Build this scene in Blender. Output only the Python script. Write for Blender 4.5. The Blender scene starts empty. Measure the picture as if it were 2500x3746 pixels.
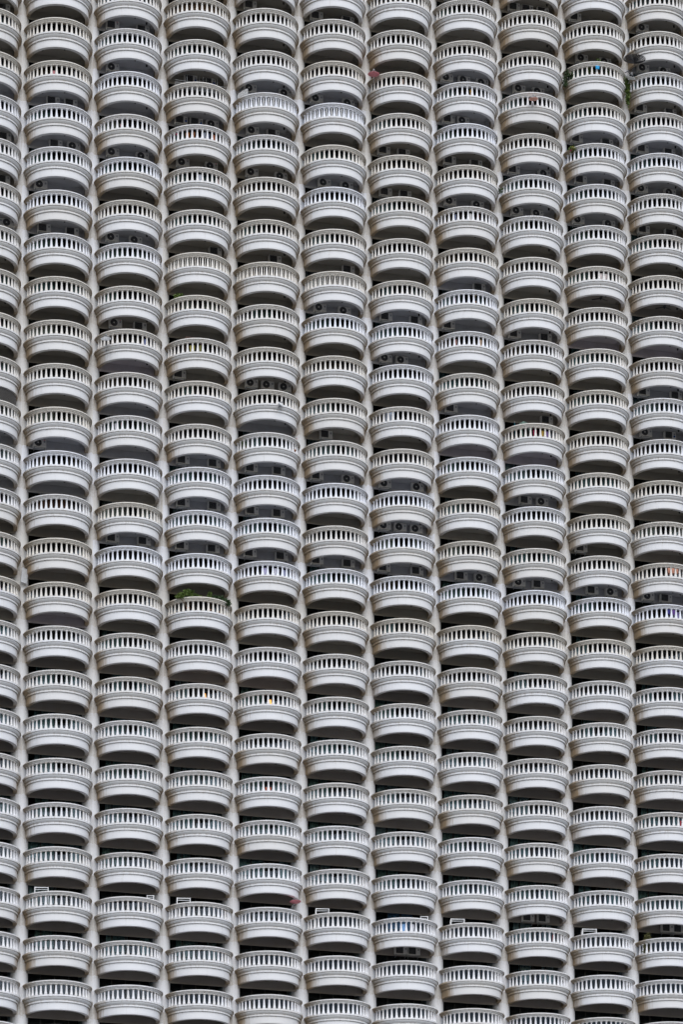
import bpy, bmesh, math, random
import numpy as np
from math import sin, cos, pi, radians
from mathutils import Vector, Matrix
random.seed(7)
SC = bpy.context.scene
COL = SC.collection
# ---------------------------------------------------------------- camera, sky, sun, exposure
GZ = 138.7                       # height of the top reference rail (row 0) above the ground
H, W = 3.4, 5.5797               # storey height, column spacing
YAW, PIT, ROLL = 0.30377, 0.06253, -0.004815
fw = Vector((sin(YAW)*cos(PIT), cos(YAW)*cos(PIT), sin(PIT)))
rt = Vector((cos(YAW), -sin(YAW), 0)); up = rt.cross(fw)
r2 = rt*cos(ROLL)+up*sin(ROLL); u2 = -rt*sin(ROLL)+up*cos(ROLL)
cd = bpy.data.cameras.new('camera'); cam = bpy.data.objects.new('camera', cd); COL.objects.link(cam)
m = Matrix.Identity(4)
for i in range(3):
    m[i][0], m[i][1], m[i][2] = r2[i], u2[i], -fw[i]
m.translation = Vector((-47.799, -242.09, GZ-136.97))
cam.matrix_world = m
cd.sensor_fit = 'HORIZONTAL'; cd.sensor_width = 36
cd.lens = 12016.1/2500*36; cd.shift_y = (5684.0-1873)/2500
cd.clip_start = 1; cd.clip_end = 6000
SC.camera = cam
wd = bpy.data.worlds.new('World'); SC.world = wd; wd.use_nodes = True
wn = wd.node_tree; bg = wn.nodes['Background']
sky = wn.nodes.new('ShaderNodeTexSky'); sky.sky_type = 'NISHITA'; sky.sun_disc = False
sky.sun_elevation = radians(44); sky.sun_rotation = radians(185)
sky.air_density = 1.0; sky.dust_density = 1.5; sky.ozone_density = 1.0
wn.links.new(sky.outputs[0], bg.inputs[0]); bg.inputs[1].default_value = 0.10
sl = bpy.data.lights.new('sun', 'SUN'); sl.energy = 1.5; sl.angle = radians(70); sl.color = (1, .998, .995)
so = bpy.data.objects.new('sun', sl); COL.objects.link(so); so.location = (0, -100, 300)
so.rotation_euler = Vector((sin(radians(5))*cos(radians(44)), cos(radians(5))*cos(radians(44)), -sin(radians(44)))).to_track_quat('-Z', 'Y').to_euler()
SC.view_settings.view_transform = 'Standard'; SC.view_settings.look = 'None'
SC.view_settings.gamma = 1; SC.view_settings.use_curve_mapping = False
SC.view_settings.exposure = 0.54
# ---------------------------------------------------------------- material helpers
def newmat(name):
    M = bpy.data.materials.new(name); M.use_nodes = True
    nt = M.node_tree; return M, nt, nt.nodes['Principled BSDF']
def nd(nt, t, ins=None, **kw):
    n = nt.nodes.new(t)
    for k, v in kw.items(): setattr(n, k, v)
    for k, v in (ins or {}).items():
        if hasattr(v, 'is_output') or isinstance(v, bpy.types.NodeSocket): nt.links.new(v, n.inputs[k])
        else: n.inputs[k].default_value = v
    return n
def math_(nt, op, a, b=0.0, clamp=False):
    return nd(nt, 'ShaderNodeMath', {0: a, 1: b}, operation=op, use_clamp=clamp).outputs[0]
def mix(nt, f, a, b):
    n = nt.nodes.new('ShaderNodeMix'); n.data_type = 'RGBA'
    for s, v in ((n.inputs[0], f), (n.inputs[6], a), (n.inputs[7], b)):
        if isinstance(v, bpy.types.NodeSocket): nt.links.new(v, s)
        else: s.default_value = v if not isinstance(v, tuple) else (*v, 1)[:4]
    return n.outputs[2]
def ramp(nt, v, a, b):
    n = nd(nt, 'ShaderNodeMapRange', {0: v, 1: a, 2: b, 3: 0.0, 4: 1.0}); n.clamp = True
    return n.outputs[0]
def coords(nt, scale, rnd=True):
    tc = nd(nt, 'ShaderNodeTexCoord').outputs['Object']
    v = nd(nt, 'ShaderNodeVectorMath', {0: tc, 1: scale}, operation='MULTIPLY').outputs[0]
    if rnd:
        r = nd(nt, 'ShaderNodeObjectInfo').outputs['Random']
        r3 = nd(nt, 'ShaderNodeCombineXYZ', {0: math_(nt, 'MULTIPLY', r, 91.7), 1: math_(nt, 'MULTIPLY', r, 47.3), 2: math_(nt, 'MULTIPLY', r, 63.1)}).outputs[0]
        v = nd(nt, 'ShaderNodeVectorMath', {0: v, 1: r3}, operation='ADD').outputs[0]
    return v
def noise(nt, vec, scale=1.0, detail=4.0, rough=.6):
    return nd(nt, 'ShaderNodeTexNoise', {'Vector': vec, 'Scale': scale, 'Detail': detail, 'Roughness': rough}).outputs['Fac']
def attr(nt, name, typ='GEOMETRY'):
    return nd(nt, 'ShaderNodeAttribute', attribute_type=typ, attribute_name=name).outputs['Fac']

OLD, FRESH = (.70, .66, .59), (.79, .82, .90)
def painted(name, old, fresh, dirt=(.30, .24, .17), amount=1.0, rnd=True):
    """weathered masonry paint: 'paint' 0 old cream .. 1 fresh white; 'grime' marks where dirt gathers, with groove shade painted in"""
    M, nt, P = newmat(name)
    paint = math_(nt, 'ADD', attr(nt, 'paint'), attr(nt, 'unit_paint', 'OBJECT'), True)
    base = mix(nt, paint, old, fresh)
    if rnd: base = mix(nt, math_(nt, 'MULTIPLY', math_(nt, 'POWER', nd(nt, 'ShaderNodeObjectInfo').outputs['Random'], 2.0), .34), base, (.60, .565, .50))
    big = noise(nt, coords(nt, (1.1, 1.1, .9), rnd), 1, 3)
    base = mix(nt, math_(nt, 'MULTIPLY', ramp(nt, big, .45, .8), .14), base, (old[0]*.72, old[1]*.72, old[2]*.70))
    streak = noise(nt, coords(nt, (7, 7, .55), rnd), 1, 4, .65)
    fine = noise(nt, coords(nt, (9, 9, 9), rnd), 1, 5, .7)
    g = attr(nt, 'grime')
    f = math_(nt, 'ADD', math_(nt, 'MULTIPLY', streak, .65), math_(nt, 'MULTIPLY', fine, .35))
    f = math_(nt, 'ADD', f, math_(nt, 'MULTIPLY', g, .42))
    f = math_(nt, 'MULTIPLY', ramp(nt, f, .595, .97), .7*amount)
    base = mix(nt, f, base, dirt)
    soil = math_(nt, 'ADD', .55, math_(nt, 'MULTIPLY', nd(nt, 'ShaderNodeObjectInfo').outputs['Random'], .95 if rnd else .5))
    ed = math_(nt, 'ADD', math_(nt, 'MULTIPLY', math_(nt, 'MULTIPLY', attr(nt, 'edge'), soil), .62), math_(nt, 'ADD', math_(nt, 'MULTIPLY', streak, .55), math_(nt, 'MULTIPLY', big, .45)))
    base = mix(nt, math_(nt, 'MULTIPLY', ramp(nt, ed, .66, 1.15), .85*amount), base, (.34, .25, .155))
    gr = math_(nt, 'MULTIPLY', ramp(nt, math_(nt, 'ADD', g, math_(nt, 'MULTIPLY', math_(nt, 'SUBTRACT', fine, .5), 1.2)), .25, 1.0), .34*amount)
    base = mix(nt, gr, base, (.33, .32, .285))  # grey tone for dirt, also paints shadow lines into the grooves
    nt.links.new(base, P.inputs['Base Color'])
    P.inputs['Roughness'].default_value = .72
    P.inputs['Specular IOR Level'].default_value = .25
    b = nd(nt, 'ShaderNodeBump', {'Height': fine, 'Strength': .12, 'Distance': .02})
    nt.links.new(b.outputs[0], P.inputs['Normal'])
    return M
def plain(name, col, rough=.6, var=.15, metal=0.0, scale=6.0):
    M, nt, P = newmat(name)
    n = noise(nt, coords(nt, (scale, scale, scale)), 1, 4)
    c = mix(nt, ramp(nt, n, .35, .7), tuple(v*(1-var) for v in col), tuple(min(1, v*(1+var)) for v in col))
    nt.links.new(c, P.inputs['Base Color']); P.inputs['Roughness'].default_value = rough
    P.inputs['Metallic'].default_value = metal
    return M
M_FASCIA = painted('fascia_paint', (.76, .758, .755), FRESH, amount=1.15)
M_TRIM = painted('trim_paint', OLD, FRESH)
M_PILLAR = painted('pillar_paint', (.685, .68, .665), (.81, .84, .91), rnd=False, amount=.95)
# ceilings: colour chosen by the owner (object colour)
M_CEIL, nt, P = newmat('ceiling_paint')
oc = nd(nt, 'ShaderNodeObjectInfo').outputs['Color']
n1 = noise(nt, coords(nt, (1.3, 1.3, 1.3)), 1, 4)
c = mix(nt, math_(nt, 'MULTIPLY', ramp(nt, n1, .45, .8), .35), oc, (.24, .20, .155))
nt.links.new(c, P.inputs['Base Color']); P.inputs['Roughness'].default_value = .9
M_BLACK = plain('dark_hole', (.012, .012, .012), .8)
M_FRAME = plain('dark_aluminium', (.035, .033, .032), .4)
M_ROOM = plain('room_wall', (.10, .085, .075), .9)
M_ACW = plain('enamel_beige', (.76, .75, .72), .45, .08)
M_ACD = plain('grille_black', (.018, .018, .02), .5)
M_STEEL = plain('grey_bracket', (.32, .33, .34), .5)
M_WHITE = plain('white_enamel', (.78, .79, .80), .4, .06)
M_RED = plain('red_paint', (.72, .24, .28), .5, .1)
M_ORANGE = plain('orange_paint', (.78, .38, .29), .5, .1)
M_BLUE = plain('blue_label', (.03, .10, .38), .5)
M_MESHD = plain('mesh_black', (.03, .03, .035), .6)
M_GROUND = plain('ground_asphalt', (.06, .056, .052), .9, .2, scale=.05)
M_CORE = plain('core_concrete', (.30, .28, .26), .9, .1, scale=.3)
M_LEAF, nt, P = newmat('leaf_green')
n1 = noise(nt, coords(nt, (5, 5, 5)), 1, 3)
nt.links.new(mix(nt, ramp(nt, n1, .35, .65), (.035, .075, .012), (.13, .19, .03)), P.inputs['Base Color'])
P.inputs['Roughness'].default_value = .6
M_LEAFD = plain('leaf_dark', (.035, .07, .02), .6, .4)
M_STEM = plain('stem_brown', (.09, .06, .035), .8)
M_POT = plain('terracotta', (.38, .17, .09), .8)
# window glass: thin pane, part mirror, part see-through
M_GLASS, nt, P = newmat('window_glass')
nt.nodes.remove(P)
tr = nd(nt, 'ShaderNodeBsdfTransparent', {'Color': (.78, .84, .85, 1)})
gl = nd(nt, 'ShaderNodeBsdfGlossy', {'Color': (.55, .62, .72, 1), 'Roughness': .03})
fr = nd(nt, 'ShaderNodeFresnel', {'IOR': 1.42})
ms = nd(nt, 'ShaderNodeMixShader', {0: math_(nt, 'MULTIPLY', fr.outputs[0], .7), 1: tr.outputs[0], 2: gl.outputs[0]})
nt.links.new(ms.outputs[0], nt.nodes['Material Output'].inputs[0])
def fabric(name, col): return plain(name, col, .9, .18, scale=9)
CURT = [fabric('curtain_grey', (.46, .52, .53)), fabric('curtain_teal', (.30, .42, .42)), fabric('curtain_cream', (.55, .50, .42)),
        fabric('curtain_green', (.26, .35, .31)), fabric('curtain_brown', (.18, .11, .07)), fabric('curtain_blue', (.20, .36, .62)), fabric('curtain_rust', (.30, .10, .05))]
# ---------------------------------------------------------------- mesh helpers
def obj(name, me, parent=None, loc=(0, 0, 0), rot=(0, 0, 0)):
    o = bpy.data.objects.new(name, me); COL.objects.link(o)
    o.location = loc; o.rotation_euler = rot
    if parent is not None: o.parent = parent
    return o
def thing(name, label, cat, loc=(0, 0, 0), rot=(0, 0, 0), group=None):
    o = obj(name, None, None, loc, rot); o['label'] = label; o['category'] = cat
    if group: o['group'] = group
    o.empty_display_size = .2
    return o
class MB:
    def __init__(s): s.v = []; s.f = []; s.mi = []; s.sm = []; s.at = {}
    def vert(s, p, **a):
        s.v.append(tuple(p)); i = len(s.v)-1
        for k, x in a.items(): s.at.setdefault(k, {})[i] = x
        return i
    def face(s, ids, mi=0, smooth=False): s.f.append(tuple(ids)); s.mi.append(mi); s.sm.append(smooth)
    def box(s, c, d, mi=0, R=None):
        ix = []
        for dz in (-.5, .5):
            for dx, dy in ((-.5, -.5), (.5, -.5), (.5, .5), (-.5, .5)):
                p = Vector((dx*d[0], dy*d[1], dz*d[2]))
                if R is not None: p = R @ p
                ix.append(s.vert(Vector(c)+p))
        for q in ((3, 2, 1, 0), (4, 5, 6, 7), (0, 1, 5, 4), (1, 2, 6, 5), (2, 3, 7, 6), (3, 0, 4, 7)):
            s.face([ix[k] for k in q], mi)
    def bar(s, a, b, r, n=6, mi=0, r2=None):
        a, b = Vector(a), Vector(b); d = (b-a).normalized()
        u = d.orthogonal().normalized(); w = d.cross(u); r2 = r if r2 is None else r2
        A = [s.vert(a+(u*cos(2*pi*k/n)+w*sin(2*pi*k/n))*r) for k in range(n)]
        B = [s.vert(b+(u*cos(2*pi*k/n)+w*sin(2*pi*k/n))*r2) for k in range(n)]
        for k in range(n): s.face((A[k], A[(k+1) % n], B[(k+1) % n], B[k]), mi, n > 4)
        s.face(A[::-1], mi); s.face(B, mi)
    def lathe(s, prof, n=12, c=(0, 0, 0), mi=0, caps=True, a0=0):
        rings = []
        for r, z in prof:
            rings.append([s.vert((c[0]+r*cos(a0+2*pi*k/n), c[1]+r*sin(a0+2*pi*k/n), c[2]+z)) for k in range(n)])
        for A, B in zip(rings, rings[1:]):
            for k in range(n): s.face((A[k], B[k], B[(k+1) % n], A[(k+1) % n]), mi, True)
        if caps: s.face(rings[0], mi); s.face(rings[-1][::-1], mi)
    def mesh(s, name, mats):
        me = bpy.data.meshes.new(name); me.from_pydata(s.v, [], s.f)
        for M in (mats if isinstance(mats, (list, tuple)) else [mats]): me.materials.append(M)
        me.polygons.foreach_set('material_index', s.mi); me.polygons.foreach_set('use_smooth', s.sm)
        for k, d in s.at.items():
            a = me.attributes.new(k, 'FLOAT', 'POINT')
            a.data.foreach_set('value', [d.get(i, 0.0) for i in range(len(s.v))])
        me.update(); return me
# plan of a balcony: half circle, its sides run straight back to the wall
NA = 40
def plan(R, back=.30):
    pts = [(-R, back, -1.35)]
    for k in range(NA+1):
        a = -pi/2+pi*k/NA; pts.append((R*sin(a), -R*cos(a), a))
    pts.append((R, back, 1.35)); return pts
def sweep(mb, prof, closed=False, mi=0, smooth_cut=None, jit=0.0, seed=0):
    rnd = random.Random(seed)
    rows = []
    for R, z, g in prof:
        row = []
        for x, y, a in plan(R):
            e = max(0.0, (abs(a)-.75)/.7)
            row.append(mb.vert((x, y, z), grime=min(1.2, g*(.55+.75*e)+.30*e*e), edge=e))
        rows.append(row)
    n = len(rows)
    for i in range(n if closed else n-1):
        A, B = rows[i], rows[(i+1) % n]
        for k in range(len(A)-1): mb.face((A[k], B[k], B[k+1], A[k+1]), mi, False)
    if closed:
        mb.face([r[0] for r in rows], mi); mb.face([r[-1] for r in rows][::-1], mi)
def shade_arc(me, angle=radians(28)):
    me.polygons.foreach_set('use_smooth', [True]*len(me.polygons))
    bm = bmesh.new(); bm.from_mesh(me); bmesh.ops.recalc_face_normals(bm, faces=bm.faces)
    for e in bm.edges: e.smooth = len(e.link_faces) == 2 and e.calc_face_angle(0) < angle
    bm.to_mesh(me); bm.free()
LIP = -2.215        # underside of the parapet beam, measured from the rail top
CEIL = LIP+.54
LINT = LIP-.17
# balcony body: top fillet, cyma, second fillet, fascia, lip (three weathering variants)
def balcony_mesh(seed):
    mb = MB()
    prof = [(2.22, -1.11, .5), (2.70, -1.105, .55), (2.715, -1.12, .5), (2.715, -1.235, .45), (2.66, -1.245, 1.0), (2.645, -1.275, .9),
            (2.655, -1.31, .22), (2.625, -1.365, .12), (2.57, -1.41, .15), (2.545, -1.445, .55), (2.50, -1.455, 1.0), (2.49, -1.50, 1.0), (2.525, -1.51, .7),
            (2.525, -1.625, .2), (2.50, -1.64, .6), (2.43, -1.65, 1.0), (2.43, -1.70, .22), (2.43, -2.05, .05), (2.43, LIP+.03, .12), (2.42, LIP, .25),
            (2.15, LIP, .2), (2.15, CEIL-.01, .2), (2.15, -1.30, .2), (2.22, -1.30, .3)]
    sweep(mb, prof, closed=True)  # groove points of the profile carry dirt and a painted-in shadow line
    me = mb.mesh('balcony', [M_FASCIA]); shade_arc(me); return me
ME_BALC = balcony_mesh(0)
def rail_mesh():
    mb = MB()
    sweep(mb, [(2.28, -.02, .3), (2.30, 0, .4), (2.665, 0, .45), (2.68, -.015, .4), (2.68, -.085, .35), (2.62, -.095, 1.0), (2.615, -.125, .9),
               (2.59, -.165, .35), (2.555, -.195, .4), (2.535, -.215, .9), (2.515, -.22, .5), (2.515, -.262, .3), (2.505, -.272, .4), (2.30, -.272, .3), (2.28, -.26, .2)], closed=True)  # undercuts darkened in colour: some dirt, plus shade of the shadow gap
    me = mb.mesh('handrail', [M_TRIM]); shade_arc(me); return me
ME_RAIL = rail_mesh()
# ceiling + lintel under the slab, with drip nub and downlight
def ceiling_mesh(side):
    mb = MB(); Rc = 2.18
    pts = [p for p in plan(Rc, .12)]
    bot = [mb.vert((x, y, CEIL)) for x, y, a in pts]; top = [mb.vert((x, y, -1.34)) for x, y, a in pts]
    mb.face(bot); mb.face(top[::-1])
    for k in range(len(pts)): j = (k+1) % len(pts); mb.face((bot[k], top[k], top[j], bot[j]))
    mb.box((0, .17, (LINT-1.3)/2), (4.72, .10, -1.3-LINT))              # lintel block
    mb.box((0, 1.19, -1.24), (5.2, 1.90, .30), 2)                         # room slab behind
    mb.lathe([(.07, .15), (.07, 0), (.05, 0), (.05, .02)], 12, (side*1.35, -.75, CEIL-.15), 1)
    mb.lathe([(.06, .06), (.06, 0), (.03, 0)], 8, (.1, -2.10, LIP-.03), 1)
    for dx in (1.72, 1.84):
        mb.bar((dx, .0, CEIL-.07), (dx, -1.05, CEIL-.07), .03, 6, 0)
        mb.bar((dx, -1.05, CEIL-.07), (dx, -1.05, CEIL), .03, 6, 0)
    return mb.mesh('ceiling', [M_CEIL, M_BLACK, M_ROOM])
ME_CEIL = {s: ceiling_mesh(s) for s in (-1, 1)}
# baluster: cap, neck, flared shaft, bulbous foot
BPROF = [(.120, -.272), (.120, -.318), (.096, -.335), (.070, -.352), (.078, -.368), (.060, -.39), (.070, -.58), (.086, -.76), (.104, -.90), (.116, -.955), (.130, -.995), (.114, -1.035), (.120, -1.048), (.132, -1.055), (.132, -1.115)]
def baluster_mesh():
    mb = MB(); mb.lathe(BPROF, 10, caps=False)
    mb.at['grime'] = {i: (.75 if BPROF[i//10][1] > -.37 else .55 if BPROF[i//10][1] < -1.03 else .12) for i in range(len(mb.v))}  # cap and foot darker than the shaft
    me = mb.mesh('baluster', [M_TRIM]); shade_arc(me, radians(40)); return me
ME_BAL = baluster_mesh()
BANG = [radians((i-8.5)*9.3) for i in range(18)]
RB = 2.455
def bal_pos(a): return (RB*sin(a), -RB*cos(a))
# window: aluminium frame, three sliding leaves
def window_meshes():
    z0, z1 = -1.08, -1.40+H; f = MB(); g = MB(); x0, x1 = -2.2, 2.2; Y = .80
    f.box(((x0+x1)/2, Y, z1-.04), (x1-x0, .10, .08)); f.box(((x0+x1)/2, Y, z0+.05), (x1-x0, .10, .10))
    n = 4; w = (x1-x0)/n
    for k in range(n+1): f.box((x0+w*k, Y, (z0+z1)/2), (.075 if k not in (0, n) else .09, .094, z1-z0-.18))
    for k in range(n):
        f.box((x0+w*(k+.5), Y, z0+.95), (w-.08, .05, .035))
        g.box((x0+w*(k+.5), Y+(.012 if k % 2 else -.012), (z0+z1)/2), (w-.07, .012, z1-z0-.17))
    return f.mesh('window', [M_FRAME]), g.mesh('pane', [M_GLASS])
ME_WIN, ME_PANE = window_meshes()
def curtain_mesh(w, col, hh, seed):
    rnd = random.Random(seed); mb = MB(); n = max(10, int(w*22)); z1 = -1.45+H; z0 = z1-hh; ph = rnd.random()*6
    pr = []
    for k in range(n+1):
        x = w*(k/n-.5); y = .035*sin(k*1.15+ph)+.012*sin(k*.43)
        pr.append([mb.vert((x, y+dy, z)) for dy, z in ((0, z1), (0, z0), (.012, z0), (.012, z1))])
    for A, B in zip(pr, pr[1:]):
        for q in range(4): mb.face((A[q], A[(q+1) % 4], B[(q+1) % 4], B[q]), 0, q % 2 == 0)
    mb.face(pr[0]); mb.face(pr[-1][::-1])
    return mb.mesh('curtain', [col])
CURTM = [[curtain_mesh(w, c, 3.0, i*10+j) for j, w in enumerate((.8, 1.05, 1.7, 2.15))] for i, c in enumerate(CURT)]
# ---------------------------------------------------------------- ground
mb = MB(); q = [mb.vert((x, y, 0)) for x, y in ((-3000, -3000), (3000, -3000), (3000, 3000), (-3000, 3000))]; mb.face(q)
g = obj('ground', mb.mesh('ground', [M_GROUND])); g['kind'] = 'structure'
# ---------------------------------------------------------------- which balconies exist and how they are painted
ROWS = {}
XC = [-52, 209, 467, 722, 973, 1222, 1467, 1709, 1948, 2184, 2417]
R0 = {0: 0, 1: 0, 2: -1, 3: -1, 4: -1, 5: -1, 6: -2, 7: -2, 8: -2, 9: -2, 10: -3}
FIRST = {0: 1, 1: 1, 2: 1, 3: 1, 4: 0, 5: 0, 6: 0, 7: -1, 8: -1, 9: -1, 10: -1}     # first balcony whose rail the photograph shows
RLAST = 24
FRESHU = {(0, 3): .8, (0, 4): .5, (0, 6): .4, (1, 3): .8, (1, 4): .7, (1, 5): .9, (1, 6): .8, (1, 11): 1, (1, 12): .6, (2, 1): .6, (2, 2): .9, (2, 3): .6, (2, 4): .9, (2, 6): .8, (2, 10): .6, (2, 11): .9,
 (2, 13): 1, (3, 3): .6, (3, 11): .9, (3, 12): .95, (3, 13): 1, (4, 2): .95, (4, 3): .6, (4, 10): .6, (4, 11): .9, (4, 12): .95, (4, 13): 1, (5, 2): 1, (5, 4): 1, (5, 7): 1, (5, 11): 1, (5, 13): 1, (6, 7): .9,
 (6, 8): .8, (6, 11): 1, (6, 12): 1, (6, 13): 1, (7, 1): .7, (7, 2): 1, (7, 4): .6, (7, 6): .9, (7, 7): .8, (7, 9): .8, (7, 10): .9, (7, 13): 1, (8, 1): .5, (8, 3): .7, (8, 4): .6, (8, 10): .8, (8, 11): .8,
 (8, 13): 1, (9, 2): .8, (9, 3): .8, (9, 4): .6, (9, 13): 1, (10, 0): .7, (10, 2): .8, (10, 3): .6, (10, 8): .7, (10, 9): .7, (10, 13): 1, (0, 11): .6, (0, 12): .6, (8, 7): .5, (2, 9): .4}
PURPLE = {(7, 10), (8, 10), (9, 7), (10, 7), (1, 15), (2, 9)}
def upaint(c, r):
    if (c, r) in FRESHU: return FRESHU[(c, r)]
    rnd = random.Random(c*71+r*13+5)
    if r >= 15: return .42+.18*rnd.random()+(.12 if r > 18 else 0)
    if r in (13, 14): return .05+.12*rnd.random()
    return .10+.28*rnd.random()
AC = [(0,1,[(1.27,'g')]),(0,4,[(1.37,'g')]),(0,5,[(1.29,'g')]),(0,6,[(.72,'f'),(1.66,'f')]),(1,3,[(-.4,'g'),(1.01,'g')]),(1,4,[(-.18,'g'),(1.24,'f')]),(1,5,[(-1.36,'f')]),(1,6,[(-1.09,'g'),(1.11,'g')]),(1,11,[(-1.43,'fr')]),
(2,1,[(-1.24,'gr'),(1.18,'g')]),(2,2,[(-1.24,'f')]),(2,4,[(-1.24,'f'),(1.12,'f')]),(2,6,[(-1.29,'f'),(.58,'f')]),(2,8,[(-1.03,'fr'),(.93,'g')]),(2,13,[(-1.26,'g'),(1.22,'g')]),(3,2,[(-.54,'gb'),(.95,'gb')]),
(3,3,[(-1.32,'gb'),(-.1,'gb'),(1.21,'f')]),(3,4,[(-1.19,'fr'),(1.12,'fr')]),(3,6,[(1.42,'g')]),(3,9,[(-1.49,'g')]),(3,11,[(-1.23,'g'),(1.28,'g')]),(3,12,[(-1.24,'g'),(1.28,'g')]),(3,13,[(-1.33,'g'),(1.18,'g')]),
(4,0,[(-1.24,'g')]),(4,2,[(-1.26,'f'),(1.6,'f')]),(4,3,[(-1.09,'f'),(.61,'g')]),(4,4,[(-1.14,'f'),(1.24,'f')]),(4,6,[(.71,'g')]),(4,9,[(-1.24,'f'),(.08,'f'),(1.49,'f')]),(4,11,[(-1.27,'g'),(.96,'g')]),
(4,12,[(-1.23,'g'),(.91,'g')]),(4,13,[(-1.38,'g'),(1.17,'g')]),(5,0,[(-1.33,'g'),(1.27,'g')]),(5,2,[(-1.36,'f'),(1.28,'f')]),(5,4,[(-.75,'f'),(1.11,'f')]),(5,6,[(1.21,'g')]),(5,7,[(-1.16,'f'),(.87,'f')]),(5,10,[(-.7,'g')]),
(5,11,[(-1.46,'g'),(1.08,'f')]),(5,13,[(-1.49,'g'),(1.09,'g')]),(6,3,[(-1.33,'g'),(.31,'g')]),(6,4,[(-1.21,'g'),(.43,'g')]),(6,7,[(-1.23,'g'),(1.26,'g')]),(6,8,[(-1.29,'f'),(.06,'f')]),(6,11,[(-1.4,'f'),(1.31,'f')]),
(6,12,[(-1.47,'f'),(-.16,'f'),(1.19,'f')]),(6,13,[(-1.53,'g'),(1.22,'g')]),(7,-1,[(-1.2,'g'),(1.38,'g')]),(7,1,[(-1.54,'f'),(-.06,'f'),(1.47,'f')]),(7,2,[(-1.42,'g'),(-.18,'f')]),(7,3,[(-1.35,'g'),(.89,'g')]),
(7,4,[(-1.33,'f'),(1.,'f')]),(7,6,[(1.09,'g')]),(7,7,[(-1.54,'g')]),(7,9,[(-1.36,'g')]),(7,13,[(-.61,'g'),(1.,'f')]),(8,-1,[(-1.28,'g'),(-.17,'g'),(1.18,'g')]),(8,1,[(-.91,'f'),(.73,'f')]),(8,3,[(-1.45,'g'),(1.2,'f')]),
(8,4,[(-1.19,'f'),(.55,'f')]),(8,7,[(-1.47,'g'),(1.17,'g')]),(8,9,[(1.21,'g')]),(8,11,[(-.68,'g'),(.76,'f')]),(8,13,[(-1.26,'f'),(.36,'g')]),(9,-1,[(-1.57,'g')]),(9,0,[(-1.02,'f'),(1.03,'f')]),(9,2,[(-1.53,'g'),(1.11,'g')]),
(9,3,[(-1.22,'g'),(1.22,'g')]),(9,4,[(-1.45,'f'),(1.23,'f')]),(9,12,[(-1.48,'g')]),(9,13,[(-.55,'g'),(1.1,'f')]),(10,-1,[(-1.21,'f')]),(10,0,[(-1.2,'f'),(.68,'f')]),(10,1,[(-1.44,'g'),(1.18,'g')]),(10,2,[(-1.33,'g'),(1.05,'g')]),
(10,3,[(-1.42,'f'),(1.05,'f')]),(10,4,[(-1.31,'g'),(1.06,'g')]),(10,8,[(-1.46,'g'),(1.39,'g')]),(10,9,[(-1.3,'f'),(.81,'gb')]),(10,13,[(-1.26,'f'),(.3,'g')]),
(6,22,[(-.3,'g'),(.75,'g')]),(8,21,[(-.75,'g'),(.55,'g')]),(10,21,[(.1,'g'),(1.1,'g')])]
ACSET = {(c, r) for c, r, _ in AC}
# ---------------------------------------------------------------- the tower
tower = thing('apartment_tower', 'white concrete apartment tower covered in curved balustraded balconies', 'building', (0, 0, 0))
core = MB(); core.box((27.9, 14.2, 117), (64, 24, 234))
co = obj('tower_core', core.mesh('tower_core', [M_ROOM, M_CORE]), tower)
def at(c, r, dx=0, y=0, dz=0): return (c*W+dx, y, GZ-r*H+dz)
cells = [(c, r) for c in range(11) for r in range(R0[c], RLAST+1)]
# the balconies whose balusters show largest get them one by one
big = sorted(cells, key=lambda k: (k[0]*W+47.8)**2+242**2+(k[1]*-H+137)**2)
big = [k for k in big if 0 < XC[k[0]] and k[1] <= 23][:16]
bigset = set(big)
BVa = np.array([v.co[:] for v in ME_BAL.vertices]); BFa = [tuple(p.vertices) for p in ME_BAL.polygons]
BG = np.zeros(len(BVa), np.float32); ME_BAL.attributes['grime'].data.foreach_get('value', BG)
bv, bf, bp, bgm = [], [], [], []
nb = 0
LABELB = {(4, 2): 'balcony with white slats between its balusters and a small barred screen', (5, 2): 'balcony with white slats between its balusters', (3, 6): 'balcony with slats between its balusters',
          (4, 6): 'balcony with dark slats between its balusters', (5, 6): 'balcony with white slats filling the balustrade', (7, 3): 'balcony with rust stained balusters', (9, 0): 'overgrown balcony with plants along its rail', (3, 14): 'balcony with bushy green plants over its rail',
          (3, 1): 'balcony with brown lattice behind its balusters'}
CURTAIN_FIX = {(6, 21): (5, 3, 0.0), (1, 12): (6, 3, -.2), (5, 0): (3, 2, 1.2), (4, 4): (4, 3, -.3), (4, 7): (3, 2, 0), (1, 3): (1, 2, -1), (5, 1): (4, 2, .4), (5, 8): (4, 2, .2)}
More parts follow.
